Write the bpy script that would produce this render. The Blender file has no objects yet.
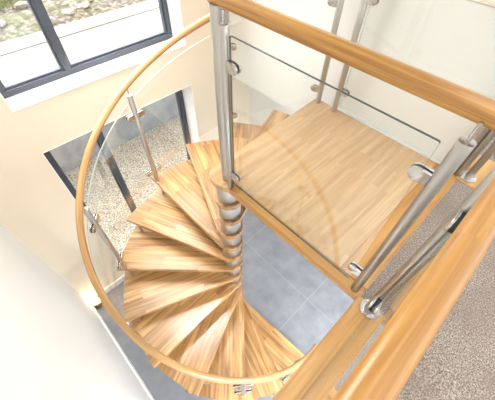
import bpy, bmesh, math, random
from mathutils import Vector, Matrix
random.seed(7)
S = bpy.context.scene
C = S.collection
PI = math.pi
L = 2.535            # height of the landing above the tiled floor
RISE = 0.195
AX, AY = -1.028, 0.841   # stair axis

# ------------------------------------------------------------------ materials
def newmat(name):
    m = bpy.data.materials.new(name); m.use_nodes = True
    nt = m.node_tree; b = nt.nodes['Principled BSDF']
    return m, nt, b
def N(nt, t, **kw):
    n = nt.nodes.new(t)
    for k, v in kw.items(): setattr(n, k, v)
    return n
def srgb(r, g, b):
    f = lambda c: ((c/255+0.055)/1.055)**2.4 if c/255 > 0.04045 else c/255/12.92
    return (f(r), f(g), f(b), 1)
def ramp(nt, stops):
    r = N(nt, 'ShaderNodeValToRGB'); e = r.color_ramp.elements
    while len(e) < len(stops): e.new(0.5)
    for i, (p, c) in enumerate(stops): e[i].position = p; e[i].color = c
    return r

def wood(name, c1, c2, dark, uv=False, stave=(0.55, 0.045), rough=0.36, grain=0.5, coat=0.25):
    m, nt, b = newmat(name)
    tc = N(nt, 'ShaderNodeTexCoord'); oi = N(nt, 'ShaderNodeObjectInfo')
    comb = N(nt, 'ShaderNodeCombineXYZ')
    for i, k in enumerate((7.3, 3.1, 5.7)):
        mm = N(nt, 'ShaderNodeMath', operation='MULTIPLY'); mm.inputs[1].default_value = k
        nt.links.new(oi.outputs['Random'], mm.inputs[0]); nt.links.new(mm.outputs[0], comb.inputs[i])
    add = N(nt, 'ShaderNodeVectorMath', operation='ADD')
    nt.links.new(tc.outputs['UV' if uv else 'Object'], add.inputs[0]); nt.links.new(comb.outputs[0], add.inputs[1])
    br = N(nt, 'ShaderNodeTexBrick'); br.offset = 0.37; br.squash = 1.0
    br.inputs['Scale'].default_value = 1.0; br.inputs['Brick Width'].default_value = stave[0]
    br.inputs['Row Height'].default_value = stave[1]; br.inputs['Mortar Size'].default_value = 0.0006
    br.inputs['Mortar Smooth'].default_value = 0.3
    br.inputs['Color1'].default_value = (0, 0, 0, 1); br.inputs['Color2'].default_value = (1, 1, 1, 1); br.inputs['Mortar'].default_value = (0.35, 0.35, 0.35, 1)
    nt.links.new(add.outputs[0], br.inputs['Vector'])
    mx = N(nt, 'ShaderNodeMix', data_type='RGBA'); mx.inputs['A'].default_value = c1; mx.inputs['B'].default_value = c2
    nt.links.new(br.outputs['Color'], mx.inputs['Factor'])
    # each stave gets its own grain: shift the grain coordinate by the stave's value
    sc = N(nt, 'ShaderNodeVectorMath', operation='MULTIPLY'); sc.inputs[1].default_value = (2.5, 60, 60) if uv else (1.6, 24, 24)
    nt.links.new(add.outputs[0], sc.inputs[0])
    sh = N(nt, 'ShaderNodeVectorMath', operation='SCALE'); sh.inputs['Scale'].default_value = 9.0
    nt.links.new(br.outputs['Color'], sh.inputs[0])
    ad2 = N(nt, 'ShaderNodeVectorMath', operation='ADD')
    nt.links.new(sc.outputs[0], ad2.inputs[0]); nt.links.new(sh.outputs[0], ad2.inputs[1])
    no = N(nt, 'ShaderNodeTexNoise'); no.inputs['Scale'].default_value = 1.0; no.inputs['Detail'].default_value = 5; no.inputs['Distortion'].default_value = 0.6
    nt.links.new(ad2.outputs[0], no.inputs['Vector'])
    rp = ramp(nt, [(0.36, (1, 1, 1, 1)), (0.66, (0, 0, 0, 1))])
    nt.links.new(no.outputs['Fac'], rp.inputs[0])
    mf = N(nt, 'ShaderNodeMath', operation='MULTIPLY'); mf.inputs[1].default_value = grain
    nt.links.new(rp.outputs[0], mf.inputs[0])
    m2 = N(nt, 'ShaderNodeMix', data_type='RGBA'); m2.inputs['B'].default_value = dark
    nt.links.new(mf.outputs[0], m2.inputs['Factor']); nt.links.new(mx.outputs['Result'], m2.inputs['A'])
    nt.links.new(m2.outputs['Result'], b.inputs['Base Color'])
    b.inputs['Roughness'].default_value = rough
    b.inputs['Coat Weight'].default_value = coat; b.inputs['Coat Roughness'].default_value = 0.22
    bp = N(nt, 'ShaderNodeBump'); bp.inputs['Strength'].default_value = 0.04; bp.inputs['Distance'].default_value = 0.002
    nt.links.new(rp.outputs[0], bp.inputs['Height']); nt.links.new(bp.outputs[0], b.inputs['Normal'])
    return m

def paint(name, col, rough=0.7, bump=0.03):
    m, nt, b = newmat(name)
    tc = N(nt, 'ShaderNodeTexCoord'); no = N(nt, 'ShaderNodeTexNoise'); no.inputs['Scale'].default_value = 60
    nt.links.new(tc.outputs['Object'], no.inputs['Vector'])
    bp = N(nt, 'ShaderNodeBump'); bp.inputs['Strength'].default_value = bump; bp.inputs['Distance'].default_value = 0.003
    nt.links.new(no.outputs['Fac'], bp.inputs['Height']); nt.links.new(bp.outputs[0], b.inputs['Normal'])
    b.inputs['Base Color'].default_value = col; b.inputs['Roughness'].default_value = rough
    return m

def speckle(name, stops, scale, detail=4, rough=0.95, bump=0.4, dist=0.01, big=None, coord='Object'):
    m, nt, b = newmat(name)
    tc = N(nt, 'ShaderNodeTexCoord'); no = N(nt, 'ShaderNodeTexNoise')
    no.inputs['Scale'].default_value = scale; no.inputs['Detail'].default_value = detail
    nt.links.new(tc.outputs[coord], no.inputs['Vector'])
    rp = ramp(nt, stops); nt.links.new(no.outputs['Fac'], rp.inputs[0]); out = rp.outputs[0]
    if big:
        n2 = N(nt, 'ShaderNodeTexNoise'); n2.inputs['Scale'].default_value = big[0]; n2.inputs['Detail'].default_value = 3
        nt.links.new(tc.outputs[coord], n2.inputs['Vector'])
        r2 = ramp(nt, [(0.4, (0, 0, 0, 1)), (0.62, (1, 1, 1, 1))]); nt.links.new(n2.outputs['Fac'], r2.inputs[0])
        mf = N(nt, 'ShaderNodeMath', operation='MULTIPLY'); mf.inputs[1].default_value = big[2]
        nt.links.new(r2.outputs[0], mf.inputs[0])
        mx = N(nt, 'ShaderNodeMix', data_type='RGBA'); mx.inputs['B'].default_value = big[1]
        nt.links.new(out, mx.inputs['A']); nt.links.new(mf.outputs[0], mx.inputs['Factor']); out = mx.outputs['Result']
    nt.links.new(out, b.inputs['Base Color'])
    bp = N(nt, 'ShaderNodeBump'); bp.inputs['Strength'].default_value = bump; bp.inputs['Distance'].default_value = dist
    nt.links.new(no.outputs['Fac'], bp.inputs['Height']); nt.links.new(bp.outputs[0], b.inputs['Normal'])
    b.inputs['Roughness'].default_value = rough
    return m

def metal(name, col, rough, streak=0.0):
    m, nt, b = newmat(name)
    b.inputs['Base Color'].default_value = col; b.inputs['Metallic'].default_value = 1; b.inputs['Roughness'].default_value = rough
    if streak:
        tc = N(nt, 'ShaderNodeTexCoord'); mp = N(nt, 'ShaderNodeVectorMath', operation='MULTIPLY'); mp.inputs[1].default_value = (90, 90, 1.5)
        no = N(nt, 'ShaderNodeTexNoise'); no.inputs['Scale'].default_value = 1
        nt.links.new(tc.outputs['Object'], mp.inputs[0]); nt.links.new(mp.outputs[0], no.inputs['Vector'])
        mr = N(nt, 'ShaderNodeMapRange'); mr.inputs['To Min'].default_value = rough-streak; mr.inputs['To Max'].default_value = rough+streak
        nt.links.new(no.outputs['Fac'], mr.inputs['Value']); nt.links.new(mr.outputs[0], b.inputs['Roughness'])
    return m

def glassmat(name, tint, ior=1.5, refl=1.0):
    m = bpy.data.materials.new(name); m.use_nodes = True; nt = m.node_tree
    for n in list(nt.nodes): nt.nodes.remove(n)
    o = N(nt, 'ShaderNodeOutputMaterial'); mx = N(nt, 'ShaderNodeMixShader')
    t = N(nt, 'ShaderNodeBsdfTransparent'); t.inputs['Color'].default_value = tint
    g = N(nt, 'ShaderNodeBsdfGlossy'); g.inputs['Roughness'].default_value = 0.0; g.inputs['Color'].default_value = (1, 1, 1, 1)
    f = N(nt, 'ShaderNodeFresnel'); f.inputs['IOR'].default_value = 1.5
    # inside the sheet the node inverts the index: give it the inverse there, so each face reflects like air-to-glass
    ge = N(nt, 'ShaderNodeNewGeometry'); mr = N(nt, 'ShaderNodeMapRange'); mr.inputs['To Min'].default_value = ior; mr.inputs['To Max'].default_value = 1/ior
    nt.links.new(ge.outputs['Backfacing'], mr.inputs['Value']); nt.links.new(mr.outputs[0], f.inputs['IOR'])
    rf = N(nt, 'ShaderNodeMath', operation='MULTIPLY'); rf.inputs[1].default_value = refl
    nt.links.new(f.outputs[0], rf.inputs[0]); nt.links.new(rf.outputs[0], mx.inputs[0])
    nt.links.new(t.outputs[0], mx.inputs[1]); nt.links.new(g.outputs[0], mx.inputs[2]); nt.links.new(mx.outputs[0], o.inputs[0])
    return m

def tilemat():
    m, nt, b = newmat('slate_tiles')
    tc = N(nt, 'ShaderNodeTexCoord'); mp = N(nt, 'ShaderNodeMapping'); mp.inputs['Location'].default_value = (0.44, -0.02, 0)
    br = N(nt, 'ShaderNodeTexBrick'); br.offset = 0.0
    br.inputs['Scale'].default_value = 1; br.inputs['Brick Width'].default_value = 1.2; br.inputs['Row Height'].default_value = 0.8
    br.inputs['Mortar Size'].default_value = 0.003; br.inputs['Mortar Smooth'].default_value = 0.1
    br.inputs['Color1'].default_value = (0, 0, 0, 1); br.inputs['Color2'].default_value = (0.25, 0.25, 0.25, 1); br.inputs['Mortar'].default_value = (1, 1, 1, 1)
    nt.links.new(tc.outputs['Object'], mp.inputs[0]); nt.links.new(mp.outputs[0], br.inputs['Vector'])
    no = N(nt, 'ShaderNodeTexNoise'); no.inputs['Scale'].default_value = 4.5; no.inputs['Detail'].default_value = 7; no.inputs['Roughness'].default_value = 0.62
    nt.links.new(tc.outputs['Object'], no.inputs['Vector'])
    rp = ramp(nt, [(0.3, srgb(114, 118, 126)), (0.7, srgb(138, 141, 147))]); nt.links.new(no.outputs['Fac'], rp.inputs[0])
    mx = N(nt, 'ShaderNodeMix', data_type='RGBA'); mx.inputs['B'].default_value = srgb(156, 158, 161)
    nt.links.new(br.outputs['Fac'], mx.inputs['Factor']); nt.links.new(rp.outputs[0], mx.inputs['A'])
    nt.links.new(mx.outputs['Result'], b.inputs['Base Color']); b.inputs['Roughness'].default_value = 0.42
    return m

M = {}
M['oak'] = wood('oak_staves', srgb(208, 176, 130), srgb(194, 156, 108), srgb(150, 108, 64), grain=0.5)
M['oak_tread'] = wood('oak_tread_staves', srgb(206, 165, 110), srgb(188, 142, 85), srgb(114, 72, 30), grain=0.8, stave=(0.9, 0.07), rough=0.45, coat=1.0)
M['oak_gold'] = wood('oak_trim', srgb(204, 160, 98), srgb(188, 140, 78), srgb(140, 94, 44), grain=0.65, stave=(3.0, 0.3))
M['oak_rail'] = wood('oak_handrail', srgb(204, 154, 76), srgb(188, 136, 60), srgb(138, 88, 34), uv=True, grain=0.75, stave=(11, 1.1), rough=0.4, coat=0.5)
M['oak_bent'] = wood('laminated_oak_handrail', srgb(196, 156, 102), srgb(182, 138, 84), srgb(132, 92, 48), uv=True, grain=0.6, stave=(19, 1.1), rough=0.35, coat=0.4)
M['white'] = paint('white_wall_paint', srgb(236, 236, 234))
M['backlit_cream'] = paint('backlit_wall_tone', srgb(236, 223, 202))  # cream cast of the backlit window wall, put into its base colour
M['trimwhite'] = paint('white_gloss_trim', srgb(244, 243, 240), 0.4, 0.0)
M['tiles'] = tilemat()
M['steel'] = metal('brushed_steel', (0.50, 0.49, 0.47, 1), 0.32)
M['steel_d'] = metal('polished_steel', (0.56, 0.55, 0.53, 1), 0.25)
M['rubber'] = paint('black_gasket', srgb(28, 28, 28), 0.6, 0)
M['frame'] = paint('anthracite_frame', srgb(72, 78, 90), 0.4, 0)
M['glass'] = glassmat('clear_glass', (0.975, 0.985, 0.98, 1))
M['cglass'] = glassmat('curved_clear_glass', (0.985, 0.99, 0.985, 1), 1.2, 0.4)
M['cedge'] = paint('pale_glass_edge', srgb(190, 200, 194), 0.15, 0)
M['wglass'] = glassmat('window_glass', (0.97, 0.98, 0.98, 1))
M['gedge'] = paint('glass_edge_green', srgb(62, 78, 72), 0.15, 0)
M['carpet'] = speckle('grey_carpet', [(0.32, srgb(84, 74, 66)), (0.5, srgb(136, 125, 116)), (0.68, srgb(180, 170, 163))], 170, 3, bump=0.6, dist=0.006, big=(3.5, srgb(116, 102, 90), 0.45))
M['gravel'] = speckle('pea_gravel', [(0.3, srgb(84, 76, 66)), (0.47, srgb(166, 156, 140)), (0.7, srgb(216, 209, 196))], 42, 5, bump=0.8, dist=0.02)
M['soil'] = speckle('dry_soil', [(0.3, srgb(60, 52, 46)), (0.5, srgb(122, 112, 104)), (0.7, srgb(184, 178, 172))], 14, 8, bump=0.9, dist=0.05, big=(1.6, srgb(112, 124, 72), 0.5))
M['render'] = speckle('pale_render', [(0.3, srgb(236, 236, 236)), (0.7, srgb(246, 246, 246))], 8, 5, bump=0.1, dist=0.004)
M['concrete'] = speckle('grey_concrete', [(0.3, srgb(128, 136, 148)), (0.7, srgb(156, 163, 172))], 5, 7, bump=0.15, dist=0.004, big=(2.0, srgb(170, 175, 180), 0.5))
M['rock'] = speckle('limestone', [(0.3, srgb(140, 135, 128)), (0.7, srgb(196, 192, 186))], 6, 5)
M['brass'] = metal('aged_brass', (0.55, 0.40, 0.20, 1), 0.32)
def emit(name, col, s):
    m, nt, b = newmat(name); b.inputs['Emission Color'].default_value = col; b.inputs['Emission Strength'].default_value = s; b.inputs['Base Color'].default_value = col; return m
M['bulb'] = emit('warm_bulb', (1, 0.8, 0.48, 1), 4.5)
def leaf():
    m, nt, b = newmat('grass_blades'); oi = N(nt, 'ShaderNodeTexCoord'); no = N(nt, 'ShaderNodeTexNoise'); no.inputs['Scale'].default_value = 5
    nt.links.new(oi.outputs['Object'], no.inputs['Vector']); rp = ramp(nt, [(0.35, srgb(108, 124, 52)), (0.65, srgb(150, 164, 96))])
    nt.links.new(no.outputs['Fac'], rp.inputs[0]); nt.links.new(rp.outputs[0], b.inputs['Base Color']); b.inputs['Roughness'].default_value = 0.8
    return m
M['leaf'] = leaf()

# ------------------------------------------------------------------ mesh helpers
def obj(name, bm, mat, parent=None, loc=(0, 0, 0), rotz=0.0, smooth=False):
    me = bpy.data.meshes.new(name); bmesh.ops.recalc_face_normals(bm, faces=bm.faces); bm.to_mesh(me); bm.free()
    for m in (mat if isinstance(mat, (list, tuple)) else [mat]): me.materials.append(m)
    o = bpy.data.objects.new(name, me); C.objects.link(o)
    o.location = loc; o.rotation_euler = (0, 0, rotz)
    if parent: o.parent = parent
    if smooth:
        for p in me.polygons: p.use_smooth = True
        me.set_sharp_from_angle(angle=math.radians(40))
    return o
def tag(o, label=None, cat=None, group=None, kind=None):
    if label: o['label'] = label
    if cat: o['category'] = cat
    if group: o['group'] = group
    if kind: o['kind'] = kind
    return o
def thing(name, loc, label, cat, group=None, rotz=0.0, kind=None):
    o = bpy.data.objects.new(name, None); C.objects.link(o); o.empty_display_size = 0.1
    o.location = loc; o.rotation_euler = (0, 0, rotz); return tag(o, label, cat, group, kind)
def box(bm, x0, x1, y0, y1, z0, z1, bev=0.0):
    g = bmesh.ops.create_cube(bm, size=1.0); vs = g['verts']
    for v in vs: v.co = Vector(((x0+x1)/2+v.co.x*(x1-x0), (y0+y1)/2+v.co.y*(y1-y0), (z0+z1)/2+v.co.z*(z1-z0)))
    if bev:
        es = list({e for v in vs for e in v.link_edges}); bmesh.ops.bevel(bm, geom=es, offset=bev, segments=2, profile=0.5, affect='EDGES')
def cyl(bm, p0, p1, r, n=24, bev=0.0, r2=None):
    p0, p1 = Vector(p0), Vector(p1); d = p1-p0; ln = d.length
    mt = Matrix.Translation((p0+p1)/2) @ d.to_track_quat('Z', 'Y').to_matrix().to_4x4()
    g = bmesh.ops.create_cone(bm, cap_ends=True, segments=n, radius1=r, radius2=r if r2 is None else r2, depth=ln, matrix=mt)
    if bev:
        es = [e for e in {e for v in g['verts'] for e in v.link_edges} if any(len(f.verts) > 4 for f in e.link_faces)]
        bmesh.ops.bevel(bm, geom=es, offset=bev, segments=2, profile=0.5, affect='EDGES')
def prism(bm, pts, z0, z1, bev=0.0):
    lo = [bm.verts.new((x, y, z0)) for x, y in pts]; hi = [bm.verts.new((x, y, z1)) for x, y in pts]; n = len(pts)
    fb = bm.faces.new(lo[::-1]); ft = bm.faces.new(hi)
    for i in range(n): bm.faces.new((lo[i], lo[(i+1) % n], hi[(i+1) % n], hi[i]))
    if bev:
        bmesh.ops.bevel(bm, geom=list(ft.edges)+list(fb.edges), offset=bev, segments=2, profile=0.5, affect='EDGES')
def tube(bm, path, r, n=20, rz=None):
    """round bar along a path, with uv: u = metres along, v = metres around"""
    uvl = bm.loops.layers.uv.verify(); rings = []; s = [0]
    for a, b in zip(path, path[1:]): s.append(s[-1]+(Vector(b)-Vector(a)).length)
    for i, p in enumerate(path):
        p = Vector(p); a = Vector(path[max(i-1, 0)]); b = Vector(path[min(i+1, len(path)-1)]); t = (b-a).normalized()
        side = t.cross(Vector((0, 0, 1))).normalized(); up = side.cross(t).normalized()
        rings.append([bm.verts.new(p+side*math.cos(2*PI*k/n)*r+up*math.sin(2*PI*k/n)*r*(rz or 1)) for k in range(n)])
    for i in range(len(rings)-1):
        for k in range(n):
            k2 = (k+1) % n
            f = bm.faces.new((rings[i][k], rings[i][k2], rings[i+1][k2], rings[i+1][k]))
            for lp, (ss, kk) in zip(f.loops, ((i, k), (i, k+1), (i+1, k+1), (i+1, k))): lp[uvl].uv = (s[ss], kk/n*2*PI*r)
    c0 = bm.faces.new(rings[0][::-1]); c1 = bm.faces.new(rings[-1])
    for f in (c0, c1):
        for k, lp in enumerate(f.loops): lp[uvl].uv = (0.02*math.cos(k), 0.02*math.sin(k))

def empty_bm(): return bmesh.new()

# ------------------------------------------------------------------ the setting
XW, YB, YL = -2.37, 2.03, -0.49       # window wall, far wall, near left wall
TOP = L+2.3
bm = empty_bm(); box(bm, XW-0.3, 3.5, YL-0.15, 2.5, -0.12, 0)
tag(obj('floor', bm, M['tiles']), kind='structure')
WY0, WY1, SILL, HEAD = 0.06, 1.53, L+0.165, L-0.215
bm = empty_bm()
for y0, y1, z0, z1 in ((YL-0.15, WY0, 0, TOP), (WY1, 2.5, 0, TOP), (WY0, WY1, HEAD, SILL), (WY0, WY1, L+2.1, TOP)):
    box(bm, XW-0.3, XW, y0, y1, z0, z1)
tag(obj('wall_west', bm, M['backlit_cream']), kind='structure')
bm = empty_bm(); box(bm, XW, -0.02, YB, YB+0.15, L-0.3, L+0.885); box(bm, XW, 3.5, 2.35, 2.5, 0, L-0.26)
tag(obj('wall_north', bm, M['white']), kind='structure')
bm = empty_bm(); box(bm, XW, -0.02, YB-0.012, YB+0.19, L+0.889, L+0.915, 0.004)
tag(obj('trim_1', bm, paint('parapet_cap_paint', srgb(238, 224, 210))), kind='structure')
bm = empty_bm(); box(bm, XW, 0.0, YL-0.15, YL, 0, TOP); box(bm, 0.0, 3.5, YL-0.15, YL, 0, L-0.26)
box(bm, 0.0, 3.4, YL-0.15-1.6, YL-1.6, L, TOP)
tag(obj('wall_south', bm, M['white']), kind='structure')
bm = empty_bm(); box(bm, 3.4, 3.5, YL, 2.35, 0, L-0.26)
tag(obj('wall_under_gallery', bm, M['white']), kind='structure'); 
bpy.data.objects['wall_under_gallery'].name = 'wall_east'
bm = empty_bm(); box(bm, 3.4, 3.55, YL-1.75, 5.0, L, TOP)
tag(obj('wall_gallery', bm, M['white']), kind='structure')
bm = empty_bm(); box(bm, -2.67, 3.55, 5.0, 5.15, L, TOP)
tag(obj('wall_beyond', bm, M['white']), kind='structure')
# reveals of window and door: white liner boards
bm = empty_bm()
box(bm, XW-0.19, XW+0.004, WY0, WY1+0.0, SILL, SILL+0.008)
box(bm, XW-0.19, XW+0.002, WY1-0.008, WY1, SILL+0.008, L+2.1)
box(bm, XW-0.19, XW+0.002, WY0, WY0+0.008, SILL+0.008, L+2.1)
tag(obj('trim_2', bm, M['trimwhite']), kind='structure')
bm = empty_bm()
box(bm, XW-0.19, XW+0.002, WY1-0.008, WY1, 0, HEAD-0.008)
box(bm, XW-0.19, XW+0.002, WY0, WY0+0.008, 0, HEAD-0.008)
box(bm, XW-0.19, XW+0.002, WY0, WY1, HEAD-0.008, HEAD)
tag(obj('trim_3', bm, M['trimwhite']), kind='structure')
bm = empty_bm(); box(bm, XW-0.3, -0.3, YL-0.15, 5.0, TOP, TOP+0.12); tag(obj('ceiling', bm, M['white']), kind='structure')
# skirting boards
bm = empty_bm(); box(bm, XW, XW+0.018, YL, WY0, 0, 0.11, 0.004); box(bm, XW, XW+0.018, WY1, 2.35, 0, 0.11, 0.004)
tag(obj('baseboard_west', bm, M['trimwhite']), kind='structure')
bm = empty_bm(); box(bm, XW+0.018, 0.0, YL, YL+0.018, 0, 0.11, 0.004)
tag(obj('baseboard_south', bm, M['trimwhite']), kind='structure')
bm = empty_bm(); box(bm, XW+0.018, 3.4, 2.332, 2.35, 0, 0.11, 0.004)
tag(obj('baseboard_north', bm, M['trimwhite']), kind='structure')

def glazing(name, z0, z1, mull, fw, label):
    t = thing(name, (XW-0.22, 0, 0), None, None, kind='structure')
    x0, x1 = -0.03, 0.035
    bm = empty_bm(); y0, y1 = WY0, WY1
    box(bm, x0, x1, y0, y1, z0, z0+fw, 0.004); box(bm, x0, x1, y0, y1, z1-fw, z1, 0.004)
    box(bm, x0, x1, y0, y0+fw, z0+fw, z1-fw, 0.004); box(bm, x0, x1, y1-fw, y1, z0+fw, z1-fw, 0.004)
    obj('frame', bm, M['frame'], t)
    bm = empty_bm(); box(bm, x0-0.005, x1+0.008, mull-0.024, mull+0.024, z0+fw, z1-fw, 0.006); obj('mullion', bm, M['frame'], t)
    for a, b in ((y0+fw, mull-0.024), (mull+0.024, y1-fw)):
        bm = empty_bm(); w = 0.016
        for q in ((a, a+w, z0+fw, z1-fw), (b-w, b, z0+fw, z1-fw), (a+w, b-w, z0+fw, z0+fw+w), (a+w, b-w, z1-fw-w, z1-fw)):
            box(bm, x0+0.008, x1-0.02, q[0], q[1], q[2], q[3])
        fr = obj('glazing_bead', bm, M['frame'], t)
        bm = empty_bm(); box(bm, -0.006, 0.0, a+w, b-w, z0+fw+w, z1-fw-w); obj('pane', bm, M['wglass'], fr)
    return t
glazing('window_1', SILL+0.008, L+2.1, 0.555, 0.044, 'upper')
glazing('door_1', 0.0, HEAD-0.008, 0.555, 0.05, 'lower')

# upper floor: slab, carpet, oak edging
bm = empty_bm(); box(bm, 0.045, 3.4, YL-1.6, 5.0, L-0.25, L-0.03)
box(bm, -2.67, 0.045, 2.18, 5.0, L-0.25, L-0.03)
tag(obj('floor_upper', bm, M['white']), kind='structure')
bm = empty_bm()
box(bm, 0.15, 3.4, YL-1.6, 0.79, L-0.02, L+0.004); box(bm, 0.0105, 3.4, 0.79, 1.92, L-0.02, L+0.001)
box(bm, 0.14, 3.4, 1.92, 2.27, L-0.02, L+0.004); box(bm, 0.0, 3.4, 2.27, 5.0, L-0.02, L+0.004)
tag(obj('carpet', bm, M['carpet']), 'mottled grey-beige fitted carpet covering the upper gallery floor', 'carpet', kind='structure')
# oak nosing boards; object x runs along the grain
def board(name, x0, x1, y0, y1, z0, z1):   # grain along world y
    bm = empty_bm(); w, l = x1-x0, y1-y0
    box(bm, 0, l, -w, 0, z0-L, z1-L, 0.006)
    return tag(obj(name, bm, M['oak_gold'], loc=(x0, y0, L), rotz=PI/2), kind='structure')
board('trim_4', 0.0, 0.15, YL, 0.788, L-0.03, L+0.012)
board('trim_5', -0.005, 0.14, 1.92, 2.27, L-0.02, L+0.010)

# ------------------------------------------------------------------ outside
bm = empty_bm(); box(bm, -4.915, XW-0.3, -3, 6, -0.15, -0.03)
tag(obj('gravel_bed', bm, M['gravel']), 'beige pea gravel spread outside the lower glazed door', 'gravel', kind='stuff')
t = thing('retaining_wall', (-4.92, 1.5, 0), 'grey and white retaining wall beyond the gravel outside the windows', 'wall')
bm = empty_bm(); box(bm, -0.2, 0.0, -4.5, 4.5, -0.1, 1.05); obj('plinth', bm, M['concrete'], t)
bm = empty_bm(); box(bm, -0.2, -0.02, -4.5, 4.5, 1.05, L-0.50); obj('upper_face', bm, M['render'], t)
bm = empty_bm(); box(bm, -0.26, 0.012, -4.5, 4.5, L-0.485, L-0.45, 0.004); obj('coping', bm, M['render'], t)
bm = empty_bm(); box(bm, -0.2, -0.006, -4.5, 4.5, L-0.50, L-0.485); obj('dark_strip', bm, M['frame'], t)  # thin dark strip between the wall face and the coping
bm = empty_bm()
nx, ny = 60, 70; grid = []
for i in range(nx+1):
    row = []
    for j in range(ny+1):
        x = -5.2-i*0.11; y = -2.6+j*0.13
        z = L-0.50+min(i, 6)*0.008+0.09*math.sin(x*2.3+y*1.1)*math.sin(y*1.9-x)*min(i/10, 1)+random.uniform(0, 0.035)
        row.append(bm.verts.new((x, y, z)))
    grid.append(row)
for i in range(nx):
    for j in range(ny): bm.faces.new((grid[i][j], grid[i+1][j], grid[i+1][j+1], grid[i][j+1]))
tag(obj('garden_soil', bm, M['soil'], smooth=True), 'pale dry soil of the raised garden outside the upper window', 'soil', kind='stuff')
bm = empty_bm(); box(bm, -11.9, -5.14, -3.0, 6.5, -0.15, L-0.6); tag(obj('ground', bm, M['soil']), kind='structure')
def rock(x, y, s, lab):
    bm = empty_bm(); bmesh.ops.create_icosphere(bm, subdivisions=2, radius=s)
    for v in bm.verts: v.co = Vector((v.co.x*1.3, v.co.y, v.co.z*0.55))*random.uniform(0.8, 1.15)
    return tag(obj('rock', bm, M['rock'], loc=(x, y, L-0.42), rotz=random.uniform(0, 3)), lab, 'rock', 'pale stones lying on the garden soil')
for q in range(26):
    rock(-5.45-random.random()**1.3*2.4, random.uniform(0.1, 3.4), random.uniform(0.03, 0.085), 'pale stone lying on the dry soil outside the upper window')
bm = empty_bm()
for cx, cy, rr, n in ((-5.9, 0.25, 0.4, 240), (-6.6, 1.1, 0.35, 200), (-6.7, 3.0, 0.5, 300), (-6.3, 2.4, 0.3, 130), (-7.2, 1.7, 0.6, 250), (-5.6, 3.1, 0.3, 90)):
    for k in range(n):
        a = random.uniform(0, 2*PI); r = rr*math.sqrt(random.random()); x = cx+r*math.cos(a); y = cy+r*math.sin(a)
        h = random.uniform(0.04, 0.12); d = random.uniform(0, 2*PI); lx, ly = math.cos(d)*0.04, math.sin(d)*0.04; w = 0.012
        z = L-0.46
        v = [bm.verts.new((x-ly*w/0.04, y+lx*w/0.04, z)), bm.verts.new((x+ly*w/0.04, y-lx*w/0.04, z)), bm.verts.new((x+lx, y+ly, z+h))]
        bm.faces.new(v)
tag(obj('grass_tufts', bm, M['leaf']), 'patches of light green weeds growing on the garden soil', 'grass', kind='stuff')

# ------------------------------------------------------------------ spiral staircase
st = thing('spiral_staircase', (AX, AY, 0), 'oak spiral staircase winding round a steel column up to the landing', 'staircase')
bm = empty_bm(); cyl(bm, (0, 0, 0), (0, 0, L-0.04), 0.045, 32); obj('column', bm, M['steel'], st, smooth=True)
bm = empty_bm(); cyl(bm, (0, 0, 0), (0, 0, 0.014), 0.15, 48, 0.003); obj('base_plate', bm, M['steel'], st, smooth=True)
HUB, RT, TH = 0.098, 1.085, 0.04
def tread_bm():
    """local x = direction of the front nosing; nosing lies at y=+HUB"""
    bm = empty_bm(); pts = []
    off = 0.108
    aN = math.asin(off/RT); aB = aN-math.radians(31.5)
    am = (aN+aB)/2; hw = (aN-aB)/2
    for i in range(13):
        a = aB+(aN-aB)*i/12; rr = 0.35*RT+0.65*RT*math.cos(hw)/math.cos(a-am); pts.append((rr*math.cos(a), rr*math.sin(a)))
    # hub arc from nosing side (90 deg) round to the tangent of the rear edge
    B = Vector((RT*math.cos(aB), RT*math.sin(aB))); rear = math.atan2(B.y, B.x)-math.acos(HUB/RT)
    a0, a1 = PI/2, rear+2*PI
    for i in range(25): a = a0+(a1-a0)*i/24; pts.append((off/HUB*HUB*math.cos(a) if i == 0 else HUB*math.cos(a), off if i == 0 else HUB*math.sin(a)))
    prism(bm, pts, -TH, 0, 0.005)
    return bm
def th0(k): return math.radians(88+23*k)
first = None
for k in range(1, 13):
    if first is None:
        first = obj('tread', tread_bm(), M['oak_tread'], st, loc=(0, 0, L-RISE*k), rotz=th0(k)); o = first
    else:
        o = first.copy(); C.objects.link(o); o.parent = st; o.location = (0, 0, L-RISE*k); o.rotation_euler = (0, 0, th0(k))
sl = None
for k in range(0, 13):
    z1 = -TH; h = RISE-TH
    if sl is None:
        bm = empty_bm(); cyl(bm, (0, 0, -TH-h), (0, 0, -TH), 0.084, 48, 0.002); sl = obj('spacer_sleeve', bm, M['steel'], st, loc=(0, 0, L), smooth=True)
    else:
        o = sl.copy(); C.objects.link(o); o.parent = st; o.location = (0, 0, L-RISE*k)
# slim steel spacers linking each nosing corner to the tread below
sp = None
for k in range(1, 12):
    a = th0(k)+math.radians(4.2)
    loc = (0.985*math.cos(a), 0.985*math.sin(a), L-RISE*k-TH)
    if sp is None:
        bm = empty_bm(); cyl(bm, (0, 0, -(RISE-TH)), (0, 0, 0), 0.011, 16); sp = obj('tread_spacer', bm, M['steel'], st, loc=loc, smooth=True)
    else:
        o = sp.copy(); C.objects.link(o); o.parent = st; o.location = loc
# landing platform: pale stave panel plus gold front and side boards
def lp(x, y): return (x-AX, y-AY)
front = 0.775
corner = [(-1.166, 0.92), (-1.167, 0.87), (-1.163, 0.83), (-1.152, 0.797), (-1.133, 0.770), (-1.106, 0.752), (-1.072, 0.744), (-1.035, 0.746), (-0.99, 0.758), (-0.93, front)]
ys = front+0.068
bm = empty_bm()
cp = [p for p in corner]
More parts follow.
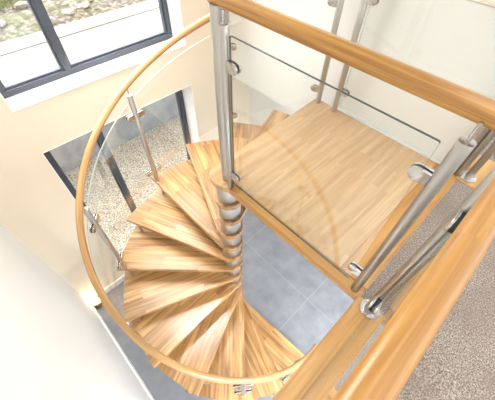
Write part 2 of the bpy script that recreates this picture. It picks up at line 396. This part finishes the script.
# panel outline in local frame rotated so the staves run along world y: (x_local, y_local) = (y, -x)
def rot(pts): return [(y, -x) for x, y in pts]
panel = [lp(*p) for p in ([(-1.195, 1.975)] + corner[:-1] + [(-0.945, front), (-0.945, ys+0.002), (-0.152, ys+0.002), (-0.152, 1.975)])]
prism(bm, rot(panel), -TH, 0, 0.003)
ld = obj('landing', bm, M['oak'], st, loc=(0, 0, L), rotz=PI/2)
bm = empty_bm(); prism(bm, [lp(*p) for p in [(-0.943, ys), (-0.943, front-0.001), (0.008, front-0.004), (0.008, ys)]], -TH, 0.0, 0.004)
f = obj('front_board', bm, M['oak_gold'], ld); f.rotation_euler = (0, 0, -PI/2); f['label'] = 'darker golden oak edge board'
bm = empty_bm(); prism(bm, [(0, 0.0), (1.13, 0.0), (1.13, -0.162), (0, -0.162)], -TH, 0.0, 0.001)
f = obj('side_board', bm, M['oak_gold'], ld, loc=(0, 0, 0)); f['label'] = 'darker golden oak edge board'
f.location = (ys+0.002-AY, -(-0.152-AX)+0.0, 0); f.location = (ys+0.002-AY, -(-0.152-AX), 0)

# ------------------------------------------------------------------ balustrades
PR = 0.021
def make_clamp(mesh_only=False):
    """D-shaped glass clamp: from the post (x=0) out along +x, thickness along y"""
    bm = empty_bm(); pts = [(0.0, -0.024), (0.042, -0.024)]
    for i in range(1, 12): a = -PI/2+PI*i/12; pts.append((0.042+0.024*math.cos(a), 0.024*math.sin(a)))
    pts += [(0.042, 0.024), (0.0, 0.024)]
    for s in (-1, 1):
        tmp = empty_bm(); prism(tmp, pts, 0.0055, 0.0145, 0.002)
        for v in tmp.verts: v.co = Vector((v.co.x, v.co.z*s, v.co.y))
        me = bpy.data.meshes.new('t'); tmp.to_mesh(me); tmp.free(); bm.from_mesh(me)
    return bm
clamp_me = None
def make_post(parent, loc, h, pin, clamps=(), name='baluster', flange=0, PR=PR):
    """loc is relative to parent; clamps = [(z, angle)]. The parent thing holds it; clamps, cap and pin are its pieces."""
    bm = empty_bm(); cyl(bm, (0, 0, 0), (0, 0, h), PR, 28, 0.0012); p = obj(name, bm, M['steel'], parent, loc=loc, smooth=True)
    bm = empty_bm(); cyl(bm, (0, 0, h-0.002), (0, 0, h+pin), 0.0058, 14); obj('pin', bm, M['steel_d'], p, smooth=True)
    if flange:
        bm = empty_bm(); cyl(bm, (0, 0, 0), (0, 0, 0.008), flange, 36, 0.002)
        for i in range(4):
            a = PI/4+i*PI/2; cyl(bm, (math.cos(a)*(flange-0.011), math.sin(a)*(flange-0.011), 0.008), (math.cos(a)*(flange-0.011), math.sin(a)*(flange-0.011), 0.011), 0.006, 12)
        obj('flange', bm, M['steel_d'], p, smooth=True)
    for z, a in clamps:
        add_clamp_obj(p, z, a, PR)
    return p
def add_clamp_obj(p, z, a, PR):
    # clamps are pieces of the post: thing > baluster > glass_clamp (the gasket is merged as a second material)
    global clamp_me
    if clamp_me is None:
        bm = make_clamp()
        pts = [(0.0, -0.0225), (0.042, -0.0225)]
        for i in range(1, 12): t_ = -PI/2+PI*i/12; pts.append((0.042+0.0225*math.cos(t_), 0.0225*math.sin(t_)))
        pts += [(0.042, 0.0225), (0.0, 0.0225)]
        tmp = empty_bm(); prism(tmp, pts, -0.0055, 0.0055)
        for v in tmp.verts: v.co = Vector((v.co.x, v.co.z, v.co.y))
        for f_ in tmp.faces: f_.material_index = 1
        me = bpy.data.meshes.new('t'); tmp.to_mesh(me); tmp.free(); bm.from_mesh(me)
        o = obj('glass_clamp', bm, [M['steel_d'], M['rubber']], p, smooth=True); clamp_me = o.data
    else:
        o = bpy.data.objects.new('glass_clamp', clamp_me); C.objects.link(o); o.parent = p
    o.location = (math.cos(a)*(PR-0.004), math.sin(a)*(PR-0.004), z); o.rotation_euler = (0, 0, a)
    return o
def flat_glass(parent, p0, p1, z0, z1, t=0.010, r=0.006, edge='gedge'):
    """glass sheet between plan points p0,p1 (relative to parent), rounded corners, dark polished edge"""
    p0 = Vector((*p0, 0)); p1 = Vector((*p1, 0)); d = p1-p0; ln = d.length; bm = empty_bm(); pts = []
    for cx, cz, a0 in ((ln-r, z1-r, 0), (r, z1-r, 90), (r, z0+r, 180), (ln-r, z0+r, 270)):
        for i in range(5): a = math.radians(a0+i*22.5); pts.append((cx+r*math.cos(a), cz+r*math.sin(a)))
    F = [bm.verts.new((x, -t/2, z)) for x, z in pts]; B = [bm.verts.new((x, t/2, z)) for x, z in pts]
    bm.faces.new(F); bm.faces.new(B[::-1]); n = len(pts)
    for i in range(n):
        f_ = bm.faces.new((F[i], B[i], B[(i+1) % n], F[(i+1) % n])); f_.material_index = 1
    o = obj('glass_panel', bm, [M['glass'], M[edge]], parent, loc=p0); o.rotation_euler = (0, 0, math.atan2(d.y, d.x))
    return o

# --- balustrade following the spiral
def rail_z(deg): d = (deg-186)/100; return 0.22-0.87*d-0.07*d*d     # above the landing
RR = 1.011
sb = thing('spiral_balustrade', (AX, AY, 0), 'curved oak handrail with steel posts and curved glass spiralling round the staircase', 'balustrade')
path = []
P3 = (-1.15-AX, 1.938-AY)
for i in range(0, 140):
    deg = 366-i*2.0
    if deg < 112: break
    a = math.radians(deg); r_ = RR+0.02*max(0, min(1, (deg-325)/35)); path.append((r_*math.cos(a), r_*math.sin(a), L+rail_z(deg)))
e = Vector(path[-1]); s_ = Vector(path[-1])-Vector(path[-2])
for i in range(1, 9):
    u = i/8; q0 = e; q1 = e+s_*4; q2 = Vector((P3[0]+0.0, P3[1], L+1.0)); 
    p = q0.lerp(q1, u).lerp(q1.lerp(q2, u), u); path.append(tuple(p))
bm = empty_bm(); tube(bm, path, 0.0235, 20)
obj('handrail', bm, M['oak_bent'], sb, smooth=True)
ang = {}
for k in (0, 2, 4, 6, 8, 10, 12):
    if k == 0:
        a = math.atan2(P3[1], P3[0]); pos = (P3[0], P3[1], L); top = 1.0-0.06; dirp = -1
        make_post(sb, pos, top, 0.045, [(0.11, a+PI/2+0.12), (0.72, a+PI/2+0.12)]); ang[k] = a; continue
    deg = 88+23*k-1.5+6.3-(3 if k == 8 else 17 if k == 12 else 0); a = math.radians(deg); ang[k] = a
    r_ = 1.005; z = L-RISE*k; top = L+rail_z(deg)-0.072-z
    cl = []
    for zz in (0.13, top-0.18): cl += [(zz, a+PI/2-0.02)] if k < 12 else []; cl += [(zz, a-PI/2+0.02)]
    make_post(sb, (r_*math.cos(a), r_*math.sin(a), z), top, 0.052, cl)
def curved_glass(k0, k1):
    d0, d1 = math.degrees(ang[k0]), math.degrees(ang[k1])
    if d1 < d0: d1 += 360
    a0, a1 = d0+2.2, d1-2.2; n = 64; bm = empty_bm(); cols = []
    zl = lambda dg: L-RISE*((dg-88-6.3)/23)+0.055
    for i in range(n+1):
        dg = a0+(a1-a0)*i/n; a = math.radians(dg); c, s = math.cos(a), math.sin(a); q = []
        for r_, z in ((1.000, zl(dg)), (1.010, zl(dg)), (1.010, L+rail_z(dg)-0.115), (1.000, L+rail_z(dg)-0.115)):
            q.append(bm.verts.new((r_*c, r_*s, z)))
        cols.append(q)
    for i in range(n):
        A, B = cols[i], cols[i+1]
        for j in range(4):
            f_ = bm.faces.new((A[j], A[(j+1) % 4], B[(j+1) % 4], B[j])); f_.material_index = 1 if j == 2 else 0
    for q in (cols[0], cols[-1]):
        f_ = bm.faces.new(q)
    o = obj('glass_panel', bm, [M['cglass'], M['cedge']], sb)
    for p_ in o.data.polygons: p_.use_smooth = (p_.material_index == 0)
for a_, b_ in ((0, 2), (2, 4), (4, 6), (6, 8), (8, 10), (10, 12)): curved_glass(a_, b_)

# --- landing front balustrade (between newel and corner post)
RZ = 1.02
lb = thing('landing_balustrade', (AX, AY, L), 'straight oak handrail and clear glass panel along the front edge of the landing', 'balustrade')
bm = empty_bm(); tube(bm, [(-0.045, 0, RZ), (0.3, 0, RZ), (0.7, 0, RZ), (1.07, 0, RZ)], 0.030, 28); obj('handrail', bm, M['oak_rail'], lb, smooth=True)
bm = empty_bm(); cyl(bm, (0, 0, 0), (0, 0, RZ-0.018), 0.040, 40); obj('newel_post', bm, M['steel'], lb, smooth=True)
gy = 0.80-AY
make_post(lb, (-0.955-AX, gy, 0), 0.957, 0.048, [(0.13, 0), (0.80, 0)])
make_post(lb, (-0.033-AX, gy+0.006, 0), 0.955, 0.058, [(0.15, PI), (0.80, PI)], PR=0.0215)
flat_glass(lb, (-0.922-AX, gy), (-0.083-AX, gy), 0.055, 0.925)

# --- balustrade along the far edge of the landing
rb = thing('far_balustrade', (-0.99, 1.941, L), 'glass panel and steel post guarding the landing edge against the white wall', 'balustrade')
make_post(rb, (0, 0, 0), 0.94, 0.06, [(0.18, 0), (0.79, 0)])
make_post(rb, (0.942, 0.008, 0), 0.94, 0.06)
bm = empty_bm(); cyl(bm, (0.982, 0.03, 0), (0.982, 0.03, RZ-0.018), 0.021, 32); obj('newel_post', bm, M['steel'], rb, smooth=True)
flat_glass(rb, (0.04, 0), (0.905, 0), 0.05, 0.92, edge='cedge')
bm = empty_bm(); tube(bm, [(-0.05, 0, RZ), (0.4, 0, RZ), (1.0, 0, RZ)], 0.0235, 24); obj('handrail', bm, M['oak_rail'], rb, smooth=True)

# --- gallery balustrades on the oak edging
gb = thing('gallery_balustrade', (0.069, 0.765, L+0.012), 'thick oak handrail nearest the camera with glass below, beside the carpet', 'balustrade')
bm = empty_bm(); tube(bm, [(0.007, 0.02, RZ-0.012), (0.007, -0.4, RZ-0.012), (0.007, -0.8, RZ-0.012), (0.007, -1.25, RZ-0.012)], 0.0265, 32); obj('handrail', bm, M['oak_rail'], gb, smooth=True)
make_post(gb, (0, -0.002, 0), 0.94, 0.05, [(0.15, -PI/2), (0.78, -PI/2)], flange=0.045)
make_post(gb, (0, -1.2, 0), 0.94, 0.05, [(0.15, PI/2), (0.78, PI/2)], flange=0.045)
flat_glass(gb, (0.009, -0.042), (0.009, -1.16), 0.05, 0.90)
ub = thing('wall_balustrade', (0.05, 1.98, L+0.010), 'steel post and handrail on the short oak board past the landing', 'balustrade')
make_post(ub, (0, 0, 0), 0.94, 0.05, [(0.15, PI/2), (0.78, PI/2)], flange=0.05)
make_post(ub, (0, 1.2, 0), 0.94, 0.05, [(0.15, -PI/2), (0.78, -PI/2)], flange=0.05)
flat_glass(ub, (0, 0.042), (0, 1.158), 0.05, 0.90)
bm = empty_bm(); tube(bm, [(0, -0.03, RZ-0.01), (0, 0.6, RZ-0.01), (0, 1.25, RZ-0.01)], 0.0255, 28); obj('handrail', bm, M['oak_rail'], ub, smooth=True)

# ------------------------------------------------------------------ floor uplight in the corner
ul = thing('floor_spotlight', (-2.285, -0.415, 0), 'small glowing brass spotlight on the tiles in the corner', 'lamp')
bm = empty_bm(); cyl(bm, (0, 0, 0), (0, 0, 0.012), 0.05, 28, 0.002); cyl(bm, (0, 0, 0.012), (0, 0, 0.05), 0.012, 16); obj('base', bm, M['brass'], ul, smooth=True)
bm = empty_bm(); cyl(bm, (0, 0, 0.045), (0, 0, 0.12), 0.04, 28, 0.003, r2=0.062)
obj('lamp_housing', bm, M['brass'], ul, smooth=True)
bm = empty_bm(); bmesh.ops.create_uvsphere(bm, u_segments=20, v_segments=12, radius=0.045, matrix=Matrix.Translation((0, 0, 0.122)))
obj('bulb', bm, M['bulb'], ul, smooth=True)

# ------------------------------------------------------------------ light
w = bpy.data.worlds.new('World'); S.world = w; w.use_nodes = True
wn = w.node_tree; bg = wn.nodes['Background']
# bright western sky: soft daylight glow on the garden side, calmer overhead
tc = N(wn, 'ShaderNodeTexCoord'); dt = N(wn, 'ShaderNodeVectorMath', operation='DOT_PRODUCT'); dt.inputs[1].default_value = Vector((-0.80, -0.12, 0.59)).normalized()
wn.links.new(tc.outputs['Generated'], dt.inputs[0]); mr = N(wn, 'ShaderNodeMapRange', interpolation_type='SMOOTHSTEP')
mr.inputs['From Min'].default_value = 0.35; mr.inputs['From Max'].default_value = 0.95; mr.inputs['To Min'].default_value = 0.8; mr.inputs['To Max'].default_value = 4.6
wn.links.new(dt.outputs['Value'], mr.inputs['Value']); wn.links.new(mr.outputs[0], bg.inputs['Strength'])
bg.inputs['Color'].default_value = (1.0, 0.985, 0.96, 1)
def area(name, loc, rot_, size, sy, power, col):
    d = bpy.data.lights.new(name, 'AREA'); d.shape = 'RECTANGLE'; d.size = size; d.size_y = sy; d.energy = power; d.color = col
    o = bpy.data.objects.new(name, d); o.location = loc; o.rotation_euler = rot_; C.objects.link(o); return o
d = bpy.data.lights.new('spot_glow', 'POINT'); d.energy = 0.45; d.color = (1, 0.72, 0.4); d.shadow_soft_size = 0.03
o = bpy.data.objects.new('spot_glow', d); o.location = (-2.285, -0.415, 0.23); C.objects.link(o)

for x_, y_, p_ in ((-2.0, 1.05, 4.3), (-2.05, 0.45, 3.8)):
    o = area('tread_fill_light', (x_, y_, TOP-0.06), (0, 0, 0), 0.45, 0.45, p_, (1, 0.98, 0.95)); o.data.spread = math.radians(48)  # unseen overhead lights added to brighten the treads on the window side
area('window_fill_panel', (-2.95, 0.8, L+1.6), (0, math.radians(-62), 0), 1.3, 1.5, 25, (1, 0.98, 0.96))  # added panel, out of view outside the glass, strengthening light from the west
area('overhead_fill_light', (1.6, 0.8, TOP+0.5), (0, 0, 0), 1.2, 1.2, 4, (1, 0.97, 0.92))  # unseen overhead light floating above the gallery, added as fill
for x_, y_ in ((0.9, 0.1), (0.9, 1.4), (2.2, 0.8)): area('lower_fill_light', (x_, y_, L-0.27), (0, 0, 0), 0.3, 0.3, 32, (0.95, 0.97, 1))  # unseen lights added below the slab to brighten tiles and lower walls

# ------------------------------------------------------------------ camera
f_px = 301.394
yaw, pitch, roll = 0.786978503, 0.664796295, 0.0252432500
cy_, sy_ = math.cos(yaw), math.sin(yaw)
fh = Vector((-sy_, cy_, 0)); right = Vector((cy_, sy_, 0))
dv = math.cos(pitch)*Vector((0, 0, -1))+math.sin(pitch)*fh; up = right.cross(dv)
c, s = math.cos(roll), math.sin(roll)
r2 = c*right+s*up; u2 = -s*right+c*up
cam = bpy.data.cameras.new('Camera'); co = bpy.data.objects.new('Camera', cam); C.objects.link(co)
mt = Matrix((r2, u2, -dv)).transposed().to_4x4(); mt.translation = Vector((0, 0, L+1.45)); co.matrix_world = mt
cam.sensor_fit = 'HORIZONTAL'; cam.sensor_width = 36; cam.lens = f_px/495*36; cam.clip_start = 0.01
S.camera = co
S.view_settings.view_transform = 'Standard'; S.view_settings.look = 'None'; S.view_settings.gamma = 1
S.view_settings.use_curve_mapping = False; S.view_settings.exposure = 0.8
S.cycles.use_denoising = True; S.cycles.max_bounces = 10; S.cycles.transparent_max_bounces = 24; S.cycles.diffuse_bounces = 5
